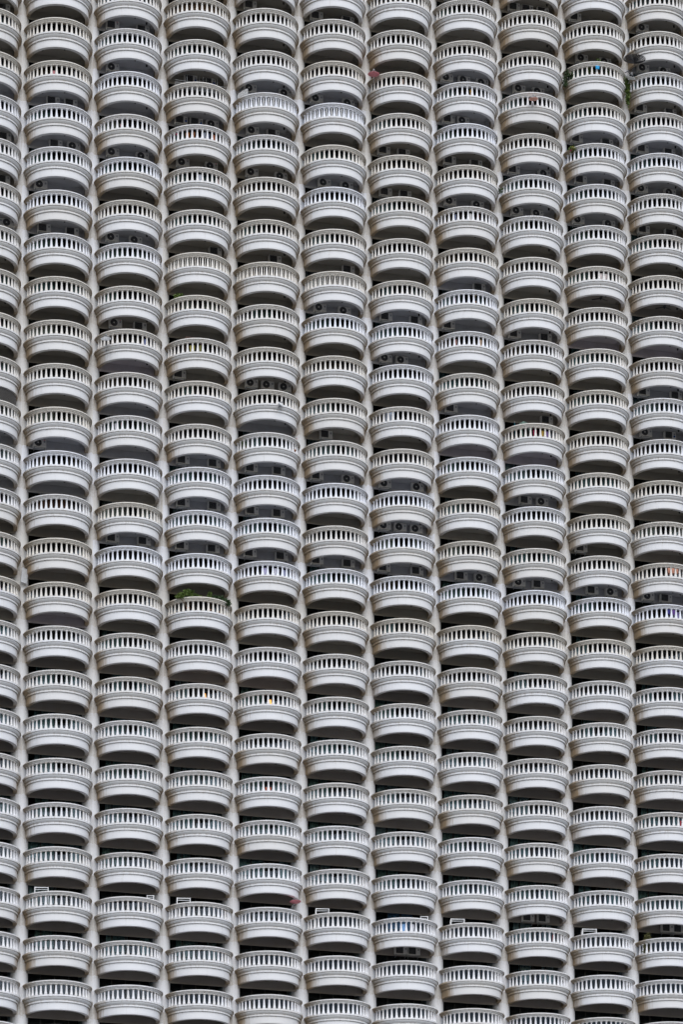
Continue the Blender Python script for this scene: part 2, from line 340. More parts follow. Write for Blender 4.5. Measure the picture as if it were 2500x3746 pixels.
for c, r in cells:
    rnd = random.Random(c*1009+r*37)
    up_ = upaint(c, r); pn = upaint(c, r+1)
    b = obj('balcony', ME_BALC, tower, at(c, r)); b['unit_paint'] = .25 if r < 14 else .35
    if (c, r) in LABELB: b['label'] = LABELB[(c, r)]
    h = obj('handrail', ME_RAIL, b); h['unit_paint'] = up_*.85
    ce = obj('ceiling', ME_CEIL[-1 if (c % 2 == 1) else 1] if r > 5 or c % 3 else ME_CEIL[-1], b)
    # the ceiling belongs to the flat below
    k = (c, r+1)
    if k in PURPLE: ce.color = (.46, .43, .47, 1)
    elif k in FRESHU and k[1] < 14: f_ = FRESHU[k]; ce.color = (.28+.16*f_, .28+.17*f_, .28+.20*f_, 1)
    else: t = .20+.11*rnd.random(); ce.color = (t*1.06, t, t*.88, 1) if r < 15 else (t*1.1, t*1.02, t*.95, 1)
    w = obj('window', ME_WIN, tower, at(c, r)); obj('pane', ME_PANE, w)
    k = rnd.random()
    if (c, r) in CURTAIN_FIX:
        i, j, x = CURTAIN_FIX[(c, r)]; obj('curtain', CURTM[i][j], w, (x, .90, 0))
    elif k < (.75 if r < 14 else .25 if r < 16 else .9 if r < 21 else .2):
        pal = [0, 0, 1, 1, 2, 3, 3, 4, 4, 1] if r < 14 else [0, 1, 3, 3, 1, 0, 1, 3]
        i = rnd.choice(pal)
        obj('curtain', CURTM[i][rnd.choice((1, 2, 2, 3))], w, (rnd.uniform(-1.1, -.6), .90, 0))
        if rnd.random() < .6: obj('curtain', CURTM[i][rnd.choice((0, 1, 1))], w, (rnd.uniform(1.2, 1.6), .90, 0))
    for n_, a in enumerate(BANG):
        x, y = bal_pos(a); rz = rnd.uniform(0, 3)
        if (c, r) in bigset:
            o = obj('baluster', ME_BAL, b, (x, y, 0), (0, 0, a)); o['unit_paint'] = min(1, up_*.9+.1)
        else:
            q = BVa+np.array([c*W+x, y, GZ-r*H]); bv.append(q)
            bf += [tuple(i+nb for i in f) for f in BFa]; nb += len(q)
            bp.append(np.full(len(q), min(1, up_*.9+.1+rnd.uniform(-.05, .05)))); bgm.append(BG*(1.0 if up_ < .5 else .55)+(.12 if up_ < .2 and abs(a) > .8 else 0))
me = bpy.data.meshes.new('balusters'); me.from_pydata(np.concatenate(bv), [], bf); me.materials.append(M_TRIM)
me.polygons.foreach_set('use_smooth', [True]*len(me.polygons))
for nme, arr in (('paint', bp), ('grime', bgm)):
    me.attributes.new(nme, 'FLOAT', 'POINT').data.foreach_set('value', np.concatenate(arr).astype(np.float32))
o = obj('balusters', me, tower); o['kind'] = 'stuff'
# pillars between the columns, each half painted with its flat
def pillar(cx):
    mb = MB(); n = 18; rnd = random.Random(cx*5)
    c = cx-.5 if isinstance(cx, float) else cx
    cl = int(math.floor(cx)); cr = cl+1
    zs = []
    for r in range(-5, RLAST+3): zs += [('p', r), ('f', r)]
    ring_pts = [(-.655, 2.15)]+[(.655*-cos(pi*k/n), .60-.655*sin(pi*k/n)) for k in range(n+1)]+[(.655, 2.15)]
    half = (len(ring_pts))//2
    prev = None
    def ring(z, jt, side, pl, pr, gr):
        ids = []
        for i, (x, y) in enumerate(ring_pts):
            ids.append((x, y, z+jt[i]))
        return ids
    segs = []                                        # (ztop, zbottom, paint left, paint right, grime)
    for r in range(-4, RLAST+2):
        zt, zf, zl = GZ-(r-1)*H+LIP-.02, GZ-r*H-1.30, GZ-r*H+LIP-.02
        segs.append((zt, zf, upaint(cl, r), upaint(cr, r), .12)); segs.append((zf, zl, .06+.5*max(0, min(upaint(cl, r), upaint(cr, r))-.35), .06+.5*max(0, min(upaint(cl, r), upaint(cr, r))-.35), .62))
    segs.insert(0, (GZ+60, segs[0][0], .3, .3, .2)); segs.append((segs[-1][1], 0, .3, .3, .2))
    jl = [0]*len(ring_pts)
    for s, (z0, z1, pl, pr, gm) in enumerate(segs):
        jn = [rnd.uniform(-.09, .09) for _ in ring_pts] if s < len(segs)-1 else [0]*len(ring_pts)
        zm = [z0+(z1-z0)*f for f in (0, .3, .7, 1)]
        for side in (0, 1):
            idx = range(0, half+1) if side == 0 else range(half, len(ring_pts))
            rows = []
            for q, z in enumerate(zm):
                row = []
                for i in idx:
                    x, y = ring_pts[i]; j = jl[i] if q == 0 else jn[i] if q == 3 else 0
                    e = abs(x)/.655
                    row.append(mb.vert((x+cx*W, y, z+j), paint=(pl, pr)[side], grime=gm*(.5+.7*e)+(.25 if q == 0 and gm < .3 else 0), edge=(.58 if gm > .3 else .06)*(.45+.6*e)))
                rows.append(row)
            for A, B in zip(rows, rows[1:]):
                for k in range(len(A)-1): mb.face((A[k], B[k], B[k+1], A[k+1]), 0, True)
        jl = jn
    return mb.mesh('pillar', [M_PILLAR])
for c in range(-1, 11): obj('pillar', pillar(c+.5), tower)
# slats closing some balustrades, lattice behind another
def slats(c, r, mat, n=2, w=.05, name='slat_infill'):
    mb = MB(); b = next(o for o in tower.children if o.name.startswith('balcony') and (o.location - Vector(at(c, r))).length < .01)
    for a in BANG[:-1]:
        for k in range(n):
            aa = a+radians(9.3)*(k+1)/(n+1); x, y = (RB-.02)*sin(aa), -(RB-.02)*cos(aa)
            mb.box((x, y, -.72), (w, .03, .78), 0, Matrix.Rotation(aa, 3, 'Z'))
    o = obj(name, mb.mesh(name, [mat]), b); o['kind'] = 'stuff'; o['unit_paint'] = upaint(c, r)
slats(4, 2, M_WHITE, 1, .06); slats(5, 2, M_WHITE, 1, .06); slats(3, 6, M_TRIM, 1, .04); slats(4, 6, M_TRIM, 1, .045); slats(5, 6, M_TRIM, 1, .04)
ORD = ['zeroth', 'first', 'second', 'third', 'fourth', 'fifth', 'sixth', 'seventh', 'eighth', 'ninth', 'tenth', 'eleventh', 'twelfth', 'thirteenth', 'fourteenth', 'fifteenth', 'sixteenth', 'seventeenth', 'eighteenth', 'nineteenth', 'twentieth', 'twenty-first', 'twenty-second', 'twenty-third', 'twenty-fourth']
def where(c, r): return f'{ORD[r-FIRST[c]+1]} balcony down, {ORD[c+1]} column from left'
# ---------------------------------------------------------------- air conditioners hung under the ceilings
def ac_parts(fan):
    w, hh, d = 1.02, .64, .36; cs = MB(); gr = MB(); br = MB()
    bm = bmesh.new(); bmesh.ops.create_cube(bm, size=1, matrix=Matrix.Diagonal((w, d, hh, 1)))
    bmesh.ops.bevel(bm, geom=bm.edges[:], offset=.022, segments=2, affect='EDGES')
    me = bpy.data.meshes.new('casing'); bm.to_mesh(me); bm.free(); me.materials.append(M_ACW)
    y = -d/2
    if fan:
        cxx = -.14
        def disc(r0, r1, yy, mi, n=24):
            A = [gr.vert((cxx+r0*cos(2*pi*k/n), yy, r0*sin(2*pi*k/n))) for k in range(n)]
            B = [gr.vert((cxx+r1*cos(2*pi*k/n), yy, r1*sin(2*pi*k/n))) for k in range(n)]
            for k in range(n): gr.face((A[k], B[k], B[(k+1) % n], A[(k+1) % n]), mi)
        disc(.001, .285, y-.006, 0); disc(.285, .30, y-.018, 1); disc(.001, .06, y-.03, 1)
        for rr in (.11, .17, .23): disc(rr, rr+.006, y-.02, 2)
        for k in range(8):
            a = k*pi/4; gr.bar((cxx+.05*cos(a), y-.02, .05*sin(a)), (cxx+.29*cos(a), y-.02, .29*sin(a)), .004, 4, 2)
    else:
        gr.box((-.15, y-.004, .0), (.60, .012, .54), 0)
        for k in range(9): gr.box((-.15, y-.014, -.24+k*.06), (.60, .008, .006), 2)
        for sx in (-.457, .157): gr.box((sx, y-.010, 0), (.014, .016, .55), 1)
    gr.box((.36, y-.004, .10), (.12, .01, .14), 2)
    for sx in (-.40, .40):
        br.box((sx, .03, -hh/2-.03), (.04, .46, .04)); br.box((sx, .24, -.12), (.04, .03, .5))
        br.bar((sx, -.17, -hh/2-.04), (sx, .24, -hh/2-.22), .016, 4)
    br.box((0, -.16, -hh/2-.035), (.98, .03, .05))
    return me, gr.mesh('fan_grille' if fan else 'louvre_grille', [M_ACD, M_ACW, M_STEEL]), br.mesh('bracket', [M_STEEL])
ACP = {k: ac_parts(k) for k in (True, False)}
st = MB(); st.lathe([(.045, 0), (.045, .006), (.001, .006)], 14); ME_DOT = st.mesh('logo_disc', [M_RED])
st = MB(); st.box((0, 0, 0), (.15, .006, .15)); ME_TAG = st.mesh('energy_label', [M_BLUE])
for c, r, its in AC:
    its = sorted(its); n = len(its)
    for i, (dx, ty) in enumerate(its):
        fan = ty[0] == 'f'
        pos = {1: 'lone one', 2: ('left one', 'right one')[min(i, 1)], 3: ('left one', 'middle one', 'right one')[i]}[n]
        lab = f"air conditioner with {'round fan' if fan else 'square grille'}, {pos} above {where(c, r)}"
        t = thing('air_conditioner', lab, 'air conditioner', at(c, r-1, dx, -.13, LIP+.21), (0, 0, 0), 'air conditioners hung over the balconies')
        a, b, d = ACP[fan]; obj('casing', a, t); obj('fan_grille' if fan else 'louvre_grille', b, t); obj('bracket', d, t)
        if 'r' in ty: obj('logo_disc', ME_DOT, t, (.36, -.19, .22), (pi/2, 0, 0))
        if 'b' in ty: obj('energy_label', ME_TAG, t, (.36, -.19, -.08))
# ---------------------------------------------------------------- satellite dishes
def dish(label, loc, R, mat, tilt, azim, depth=.16, mesh=False, stem=None, offset=False):
    t = thing('satellite_dish', label, 'satellite dish', loc, (0, 0, 0), 'satellite dishes on the balconies')
    rot = Matrix.Rotation(azim, 4, 'Z') @ Matrix.Rotation(tilt, 4, 'X')
    mb = MB(); n = 28
    if mesh:
        rings = 6; sp = 16
        P_ = lambda q, k: Vector((R*q*cos(2*pi*k/sp), R*q*sin(2*pi*k/sp), depth*R*2*q*q))
        for k in range(sp):
            for i in range(8): mb.bar(P_(i/8+.001, k), P_((i+1)/8, k), .012, 4)
        for i in range(1, 9):
            for k in range(48): mb.bar(Vector((R*i/8*cos(2*pi*k/48), R*i/8*sin(2*pi*k/48), depth*2*R*(i/8)**2)), Vector((R*i/8*cos(2*pi*(k+1)/48), R*i/8*sin(2*pi*(k+1)/48), depth*2*R*(i/8)**2)), .016, 3)
        # fine wire cloth between the ribs
        for i in range(1, 30):
            q = i/30
            for k in range(32): mb.bar(Vector((R*q*cos(2*pi*k/32), R*q*sin(2*pi*k/32), depth*2*R*q*q)), Vector((R*q*cos(2*pi*(k+1)/32), R*q*sin(2*pi*(k+1)/32), depth*2*R*q*q)), .011, 3)
    else:
        mb.lathe([(R*q, depth*R*2*q*q) for q in (.001, .25, .5, .75, .93, 1)]+[(R*1.02, depth*R*2+.012)]+[(R*q, depth*R*2*q*q+.018) for q in (.97, .75, .5, .25, .001)], n, caps=False)
    obj('reflector', mb.mesh('reflector', [mat]), t).matrix_local = rot
    fa = MB(); fz = R*1.05
    for k in range(3 if not offset else 1):
        a = 2*pi*k/3+.5; fa.bar((R*.95*cos(a), R*.95*sin(a), depth*R*1.8), (.03*cos(a), .03*sin(a), fz), .012, 5)
    fa.lathe([(.05, fz-.06), (.055, fz+.08), (.03, fz+.09)], 10)
    obj('feed_arm', fa.mesh('feed_arm', [M_MESHD if mesh else M_STEEL]), t).matrix_local = rot
    sm = MB(); pts = [Vector((0, 0, 0))]+[Vector(p) for p in (stem or [(0, .1, -.35), (0, .5, -.45)])]
    for a, b in zip(pts, pts[1:]): sm.bar(a, b, .025, 8)
    obj('mount', sm.mesh('mount', [M_MESHD if mesh else M_STEEL]), t)
    return t
def loc_(c, row, dx, y): return (c*W+dx, y, GZ-row*H)
dish('red satellite dish tilted upward beside the pillar, upper half, left of a cluttered balcony', loc_(6, 1.06, -2.62, -1.6), .46, M_RED, radians(2), .3, stem=[(.05, .1, -.3), (.15, .5, -.42)])
dish('salmon orange satellite dish mounted in front of a balcony rail near the top right', loc_(8, 1.27, -.74, -2.95), .38, M_ORANGE, radians(8), -.4, stem=[(0, .1, -.25), (.02, .35, -.30)])
dish('large black mesh satellite dish on a bent arm near the top right corner', loc_(10, -.29, -2.6, -1.7), .90, M_MESHD, radians(6), .2, depth=.12, mesh=True, stem=[(.08, .0, -.42), (-.2, .4, -.55), (-.75, 1.0, -.7)])
dish('white satellite dish below the black mesh dish, top right', loc_(9, .17, 2.58, -1.7), .44, M_WHITE, radians(24), .5, stem=[(-.05, .2, -.2), (-.15, .5, -.3)])
dish('white satellite dish clamped to the left of a balcony rail in the third column', loc_(2, 8.28, -2.25, -2.2), .38, M_STEEL, radians(46), -.3, stem=[(-.02, .05, -.3), (.1, .3, -.75)])
dish('small white satellite dish poking out between balusters of the fifth column', loc_(4, 9.36, .32, -2.85), .24, M_WHITE, radians(50), .6, stem=[(-.05, .1, -.12), (-.1, .35, -.15)])
dish('pinkish red satellite dish on a balcony rail low in the picture', loc_(4, 20.82, 1.69, -1.9), .44, M_RED, radians(-4), .2, stem=[(-.2, .05, -.15), (-.3, .1, -.45)])
# ---------------------------------------------------------------- plants
def leaves(mb, rnd, n, c, rad, size, mi=0, droop=0.0):
    for _ in range(n):
        u = Vector((rnd.gauss(0, 1), rnd.gauss(0, 1), rnd.gauss(0, 1))).normalized()*(rnd.random()**.5)
        p = Vector(c)+Vector((u.x*rad[0], u.y*rad[1], u.z*rad[2]))
        d = Vector((rnd.uniform(-1, 1), rnd.uniform(-1, 1), rnd.uniform(-.6, .8)-droop)).normalized()
        s = d.cross(Vector((rnd.uniform(-1, 1), rnd.uniform(-1, 1), rnd.uniform(-1, 1)))).normalized()
        L = size*rnd.uniform(.6, 1.3); w = L*.26; nn = d.cross(s)*L*.08
        q = [mb.vert(p), mb.vert(p+d*L*.5+s*w+nn), mb.vert(p+d*L), mb.vert(p+d*L*.5-s*w+nn)]
        mb.face(q, mi)
def plant(label, c, row, dx, y, blobs, size=.11, mats=(None,), pot=True, flowers=(), seed=0, base=-.9):
    rnd = random.Random(seed+17); x0, y0, z0 = loc_(c, row, dx, y)
    zb = base
    t = thing('potted_plant' if pot else 'hanging_vine', label, 'plant', (x0, y0, z0+zb), (0, 0, 0), None)
    mb = MB(); stv = MB()
    for (bx, by, bz, rx, ry, rz, n) in blobs:
        leaves(mb, rnd, int(n*2.2), (bx, by, bz-zb), (rx*1.2, ry*1.2, rz*1.6), size*1.5)
        for _ in range(6):
            stv.bar((rnd.uniform(-.04, .04), rnd.uniform(-.04, .04), .15), (bx+rnd.uniform(-rx, rx)*.7, by+rnd.uniform(-ry, ry)*.7, bz-zb+rnd.uniform(-.3, .6)*rz), .010, 4)
    obj('foliage', mb.mesh('foliage', [mats[0] or M_LEAF]), t); obj('stem', stv.mesh('stem', [M_STEM]), t)
    for col, n, rad, cc in flowers:
        fm = MB(); leaves(fm, rnd, n, (cc[0], cc[1], cc[2]-zb), rad, .09); obj('flower', fm.mesh('flower', [col]), t)
    if pot:
        pm = MB(); pm.lathe([(.09, 0), (.14, .22), (.155, .22), (.155, .26), (.13, .26), (.12, .2)], 14); obj('pot', pm.mesh('pot', [M_POT]), t)
    return t
M_YEL = fabric('petal_yellow', (.62, .42, .05)); M_MAG = fabric('petal_magenta', (.45, .03, .12))
plant('leafy green bush spreading over the left of a balcony rail, fourth column', 3, 14, -1.30, -1.95, [(-.25, 0, .18, .5, .25, .10, 240), (.3, -.05, .22, .55, .25, .10, 240), (.05, 0, .52, .34, .2, .07, 130), (-.45, 0, .05, .5, .2, .06, 120)], .12, base=-1.0, seed=1)
plant('thin upright bright green plant between two bushes on a balcony rail', 3, 14, .42, -2.02, [(0, 0, .25, .14, .1, .28, 90), (.05, 0, .5, .08, .08, .12, 24), (-.2, 0, .08, .2, .1, .08, 40)], .10, base=-1.0, seed=2)
plant('dark green bush drooping over the right of a balcony rail, fourth column', 3, 14, 1.30, -1.70, [(-.2, 0, .28, .42, .3, .13, 240), (.3, -.05, .12, .40, .28, .12, 220), (.55, -.1, -.05, .25, .2, .10, 100)], .12, (M_LEAFD,), base=-1.0, seed=3)
plant('small green shrub at the left end of a balcony, fourth column, upper third', 3, 7, -1.85, -1.35, [(0, 0, .12, .35, .25, .22, 170), (.2, 0, .3, .15, .1, .12, 50)], .11, base=-1.0, seed=4)
plant('green plant behind the rail beside an air conditioner, eighth column', 7, 3, .35, -2.05, [(0, 0, .12, .24, .12, .10, 60), (.25, 0, .05, .2, .1, .06, 40)], .09, base=-1.0, seed=5)
plant('small plant with yellow leaves on a balcony rail, eighth column', 7, 6, .02, -2.1, [(0, 0, -.1, .12, .1, .15, 40)], .08, (M_YEL,), base=-1.0, seed=6)
plant('plant with magenta flowers at the right end of a balcony, fifth column', 4, 10, 1.85, -1.55, [(0, 0, .05, .2, .15, .08, 40)], .08, flowers=((M_MAG, 24, (.22, .12, .10), (.05, 0, .12)),), base=-1.0, seed=7)
plant('green plant peeking between balusters at the left end, fifth column', 4, 10, -2.0, -1.05, [(-.05, 0, -.55, .18, .14, .25, 90)], .09, base=-1.05, seed=8)
plant('yellow and pink flowering plant leaning out between two columns, upper right', 9, 2, -2.35, -1.25, [(0, -.1, -.15, .35, .25, .16, 70)], .10, (M_LEAF,), flowers=((M_YEL, 46, (.32, .2, .16), (.05, -.15, -.08)), (M_MAG, 16, (.09, .09, .06), (-.2, -.2, -.36))), pot=False, base=-.6, seed=9)
plant('long green vine trailing down at the right end of a balcony, top right', 9, 0, 2.48, -1.35, [(0, 0, -.9, .16, .14, .5, 170), (.02, 0, -1.5, .12, .12, .55, 150), (.02, 0, -2.1, .06, .06, .45, 60)], .12, pot=False, base=-.4, seed=10)
plant('dark creeper hanging at the left end of a balcony, top right', 9, 0, -2.58, -.75, [(0, 0, -.45, .2, .2, .25, 70), (-.1, 0, -1.1, .15, .15, .35, 80), (.25, -.4, -.75, .2, .2, .2, 60)], .11, (M_LEAFD,), pot=False, base=-.3, seed=11)
plant('leggy green plants along the rail of a shaded balcony, top right', 9, 0, -.35, -2.0, [(-1.1, .4, .1, .3, .15, .10, 60), (.05, 0, .2, .10, .08, .25, 40), (.55, 0, .08, .3, .1, .1, 60), (.9, .2, -.6, .3, .1, .3, 60), (-.6, .2, -.6, .3, .1, .3, 60)], .09, base=-1.0, seed=12)
plant('tall brownish plant climbing at the left end of a balcony, lower right edge', 10, 21, -2.02, -1.0, [(0, 0, .1, .25, .2, .32, 150), (.12, 0, .42, .12, .1, .18, 50), (-.05, 0, -.7, .28, .2, .35, 150)], .10, (plain('leaf_olive', (.10, .10, .03), .7, .4),), base=-1.05, seed=13)
plant('dark palm fronds sticking out beside a balcony, eighth column right end', 7, 3, 2.55, -1.0, [(.05, -.1, -1.05, .12, .10, .20, 12)], .18, (M_LEAFD,), pot=False, base=-.9, seed=14)
# ---------------------------------------------------------------- white metal frames standing on the balconies
def frame(label, c, r, dx, w, y=-1.0, top=.56, rz=-.22, d=.6):
    t = thing('metal_frame', label, 'metal frame', (*loc_(c, r, dx, y)[:2], GZ-r*H-1.11), (0, 0, rz), 'white metal frames behind the rails')
    hh = top+1.11; lg = MB(); lg.box((0, 0, hh/2), (.06, .06, hh)); lm = lg.mesh('leg', [M_WHITE])
    for sx in (-1, 1):
        for sy in (-1, 1): obj('leg', lm, t, (sx*w/2, sy*d/2, 0))
    a = MB(); a.box((0, 0, 0), (w-.062, .055, .055)); am = a.mesh('top_bar', [M_WHITE]); b = MB(); b.box((0, 0, 0), (.055, d-.062, .055)); bm_ = b.mesh('side_bar', [M_WHITE])
    for s in (-1, 1): obj('top_bar', am, t, (0, s*d/2, hh-.04)); obj('side_bar', bm_, t, (s*w/2, 0, hh-.04))
nm = ['second', 'third', 'fourth', 'sixth', 'seventh', 'eighth', 'tenth']
for (c, dx, w), n_ in zip(((1, -1.42, 1.0), (2, 1.5, .5), (3, -1.45, 1.0), (5, -1.45, 1.0), (6, 1.35, .55), (7, -1.45, 1.05), (9, -1.45, 1.1)), nm):
    frame(f'white metal box frame above the rail in the {n_} column from left, low down', c, 21, dx, w)
# ---------------------------------------------------------------- ceiling fans
def cfan(label, c, r):
    t = thing('ceiling_fan', label, 'ceiling fan', at(c, r-1, .05, -1.15, CEIL), (0, 0, .4), None)
    mb = MB(); mb.bar((0, 0, 0), (0, 0, -.22), .018, 6); mb.lathe([(.05, 0), (.06, -.05)], 10); obj('rod', mb.mesh('rod', [M_ACD]), t)
    mb = MB(); mb.lathe([(.04, -.2), (.12, -.22), (.12, -.31), (.05, -.36), (.03, -.42)], 14); obj('motor', mb.mesh('motor', [M_ACD]), t)
    b = MB(); b.box((.42, 0, -.27), (.64, .13, .015), 0, Matrix.Rotation(.2, 3, 'X')); bm_ = b.mesh('blade', [M_ACD])
    for k in range(3): obj('blade', bm_, t, (0, 0, 0), (0, 0, k*2*pi/3))
cfan('black ceiling fan under a balcony in the tenth column', 9, 6)
cfan('black ceiling fan under a balcony at the right edge', 10, 6)
# ---------------------------------------------------------------- laundry
def cloth(label, c, r, dx, col, w=.34, hh=.6, top=-.40, y=None, name='hanging_cloth'):
    R = 2.24; a = math.asin(max(-1, min(1, dx/R))); yy = -R*cos(a) if y is None else y
    rnd = random.Random(int(dx*1000)+c*31+r); mb = MB(); nx, nz = 8, 6
    def g(side):
        out = []
        for j in range(nz+1):
            row = []
            for i in range(nx+1):
                u = i/nx-.5; v = j/nz; y_ = .03*sin(i*1.7+j*.3)*(.3+v)
                row.append(mb.vert((u*w*(1-.12*v+.05*sin(j)), y_+side*.012, -v*hh*(1+.08*sin(i*1.1)))))
            out.append(row)
        return out
    A, B = g(-1), g(1)
    for j in range(nz):
        for i in range(nx):
            mb.face((A[j][i], A[j+1][i], A[j+1][i+1], A[j][i+1]), 0, True); mb.face((B[j][i], B[j][i+1], B[j+1][i+1], B[j+1][i]), 0, True)
    for i in range(nx): mb.face((A[0][i], A[0][i+1], B[0][i+1], B[0][i])); mb.face((A[nz][i], B[nz][i], B[nz][i+1], A[nz][i+1]))
    for j in range(nz): mb.face((A[j][0], B[j][0], B[j+1][0], A[j+1][0])); mb.face((A[j][nx], A[j+1][nx], B[j+1][nx], B[j][nx]))
    M = fabric('cloth_dye', col)
    o = obj(name, mb.mesh(name, [M]), None, at(c, r, dx, yy, top), (0, 0, a if y is None else 0)); o['label'] = label; o['category'] = 'laundry'; o['group'] = 'laundry on the balconies'
cloth('orange garment hanging behind balusters, third balcony down, fourth column', 3, 3, -1.25, (.50, .16, .03), .3)
cloth('brown garment behind the balusters, left of the grey ones, fourth column', 3, 3, -.85, (.25, .10, .04), .3)
cloth('grey cloth hanging behind the balusters, centre of third balcony, fourth column', 3, 3, -.05, (.25, .28, .33), .35)
cloth('dark blue cloth behind the balusters beside the grey one, fourth column', 3, 3, .32, (.08, .10, .16), .3)
cloth('rust garment behind the balusters, right of the blue cloth, fourth column', 3, 3, .82, (.42, .12, .04), .26)
cloth('pink bag hanging at the left end above a balcony rail, fourth column', 3, 3, -1.95, (.55, .04, .14), .3, .35, .12, -.9)
cloth('yellow cloth hanging behind balusters under a wire rack, fourth column', 3, 8, -.95, (.36, .32, .07), .40)
cloth('olive cloth hanging beside the yellow cloth, fourth column', 3, 8, -.30, (.16, .16, .05), .35)
cloth('lavender shirt drooping behind balusters, left, in the fifth column', 4, 13, -.75, (.48, .46, .66), .55, .55)
cloth('white shirt drooping behind balusters beside the lavender one, fifth column', 4, 13, .18, (.62, .62, .72), .45, .55)
cloth('pale blue towel behind the balusters, right of the white shirt, fifth column', 4, 13, .85, (.40, .42, .62), .32, .5)
cloth('orange cloth at the right end behind balusters, fifth column', 4, 13, 1.45, (.55, .14, .04), .25, .45)
cloth('blue garment hanging above the rail at the right edge of the picture', 10, 13, .05, (.05, .05, .24), .35, .4, .10, -1.2)
cloth('purple garment hanging above the rail beside the blue one, right edge', 10, 13, .55, (.13, .06, .26), .3, .42, .10, -1.2)
cloth('violet cloth behind the balusters at the right edge, under the blue garment', 10, 13, .45, (.24, .21, .42), .3)
cloth('yellow cloth behind the balusters under three air conditioners, eighth column', 7, 1, -.22, (.55, .30, .03), .14)
cloth('beige blanket behind the balusters beside the red dish, seventh column', 6, 1, -.45, (.38, .30, .26), .3)
cloth('white blanket behind the balusters, right half, below the red dish', 6, 1, .95, (.55, .54, .50), .4)
cloth('crimson garment behind balusters under the green drying rack, ninth column', 8, 9, -.55, (.38, .03, .08), .3)
cloth('purple garment behind balusters under the green drying rack, ninth column', 8, 9, .55, (.22, .14, .34), .35)
cloth('mustard garment behind balusters, centre, under the green drying rack', 8, 9, .08, (.40, .26, .04), .25)
cloth('white sheet hanging behind the balusters of the tenth column, upper part', 9, 5, -.2, (.62, .56, .56), .8, .6)
cloth('bright blue bag tied to the balusters of an overgrown balcony', 9, 0, -.62, (.03, .32, .62), .34, .28, -.38, -2.62, 'tied_bag')
cloth('pink garment behind the balusters, left half, second balcony down, second column', 1, 2, -.75, (.50, .22, .24), .22, .4, -.62)
cloth('white towel behind the balusters, right half, second balcony down, second column', 1, 2, 1.0, (.62, .62, .66), .26)
cloth('pale pink cloth behind the balusters, left half, third balcony down, third column', 2, 3, -.95, (.50, .30, .30), .25, .4, -.60)
cloth('grey towel behind the balusters, left half, fourth balcony down, fourth column', 3, 4, -.35, (.45, .48, .55), .34)
cloth('pinkish towel behind the balusters, right half, fourth balcony down, fourth column', 3, 4, 1.15, (.58, .46, .44), .34)
cloth('white sheet behind the balusters, centre, sixth balcony down, eighth column', 7, 4, -.25, (.58, .58, .58), .40)
cloth('rust red garment behind the balusters beside a white sheet, eighth column', 7, 4, .30, (.30, .09, .05), .22)
cloth('blue grey cloth at the left end behind balusters, sixth balcony down, eighth column', 7, 4, -1.5, (.20, .24, .38), .3)
cloth('tan cloth behind the balusters, right half, ninth balcony down, eighth column', 7, 7, .45, (.52, .38, .26), .30)
cloth('red patterned cloth at the left end behind balusters, ninth balcony down, eighth column', 7, 7, -1.5, (.42, .22, .20), .25)
cloth('white cloth behind the balusters, left end, tenth balcony down, third column', 2, 10, -1.35, (.58, .58, .62), .3)
cloth('red garment beside a white cloth at the left of a balcony, third column', 2, 10, -.95, (.45, .10, .10), .16)
cloth('blue shirt behind the balusters, right half, below a white dish, third column', 2, 8, .95, (.25, .30, .55), .3)
cloth('white sheet low behind the balusters at the left edge of the picture', 0, 13, 1.35, (.64, .64, .68), .6, .3, -.75)
cloth('brick red cloth behind the balusters, left half, lower fifth column', 4, 18, -.55, (.40, .10, .05), .5, .35, -.72)
cloth('red garment behind the balusters, right half, lower ninth column', 8, 21, .62, (.48, .05, .05), .16)
cloth('red garment behind the balusters near the right edge, lower half', 10, 18, .55, (.52, .06, .08), .16, .45, -.5)
cloth('white sheet behind the balusters at the right edge, ninth balcony down', 10, 7, .5, (.62, .58, .60), .6, .35, -.72)
cloth('lilac cloth behind the balusters at the left end, eighth balcony down, eighth column', 7, 6, -1.55, (.36, .26, .34), .3)
cloth('light blue curtain cloth behind the balusters, low in the seventh column', 6, 21, -.75, (.22, .42, .72), .55, .66)
cloth('white cloth beside the light blue one behind balusters, low in the seventh column', 6, 21, -.05, (.60, .62, .68), .35, .66)
# ---------------------------------------------------------------- racks, boxes, screens and lamps
def rack(label, c, r, dx, y, col, w=.9, top=.15, rz=.2):
    M = plain('rack_wire', col, .5); t = thing('drying_rack', label, 'drying rack', (*loc_(c, r, dx, y)[:2], GZ-r*H-1.11), (0, 0, rz))
    hh = 1.11+top; mb = MB()
    for sx in (-1, 1):
        mb.bar((sx*w/2, -.2, 0), (sx*w/2, .2, hh), .014, 5); mb.bar((sx*w/2, .2, 0), (sx*w/2, -.2, hh), .014, 5)
    obj('leg_frame', mb.mesh('leg_frame', [M]), t); mb = MB()
    for k in range(6): mb.bar((-w/2-.05, -.22+k*.09, hh), (w/2+.05, -.22+k*.09, hh+.02*(k % 2)), .010, 5)
    for k in range(3): mb.bar((-w/2, -.2, hh*.8-k*.12), (w/2, -.2, hh*.8-k*.12), .008, 5)
    obj('wire', mb.mesh('wire', [M]), t)
rack('thin rusty wire drying rack rising over a balcony rail, fourth column', 3, 8, -.75, -1.75, (.16, .09, .07), 1.25, .26, 0)
rack('pale green drying rack rising over a balcony rail, ninth column', 8, 9, -1.1, -1.6, (.30, .50, .42), 1.0, .24, .45)
rack('white drying rack behind the rail beside a white metal frame, tenth column', 9, 21, .1, -1.8, (.7, .72, .74), 1.0, .08, -.2)
t = thing('beach_umbrella', 'folded teal umbrella leaning at the left end of a balcony, ninth column', 'umbrella', at(8, 9, -1.75, -1.0, -1.11))
mb = MB(); mb.bar((0, 0, 0), (-.12, 0, 1.75), .018, 6); obj('pole', mb.mesh('pole', [M_STEEL]), t)
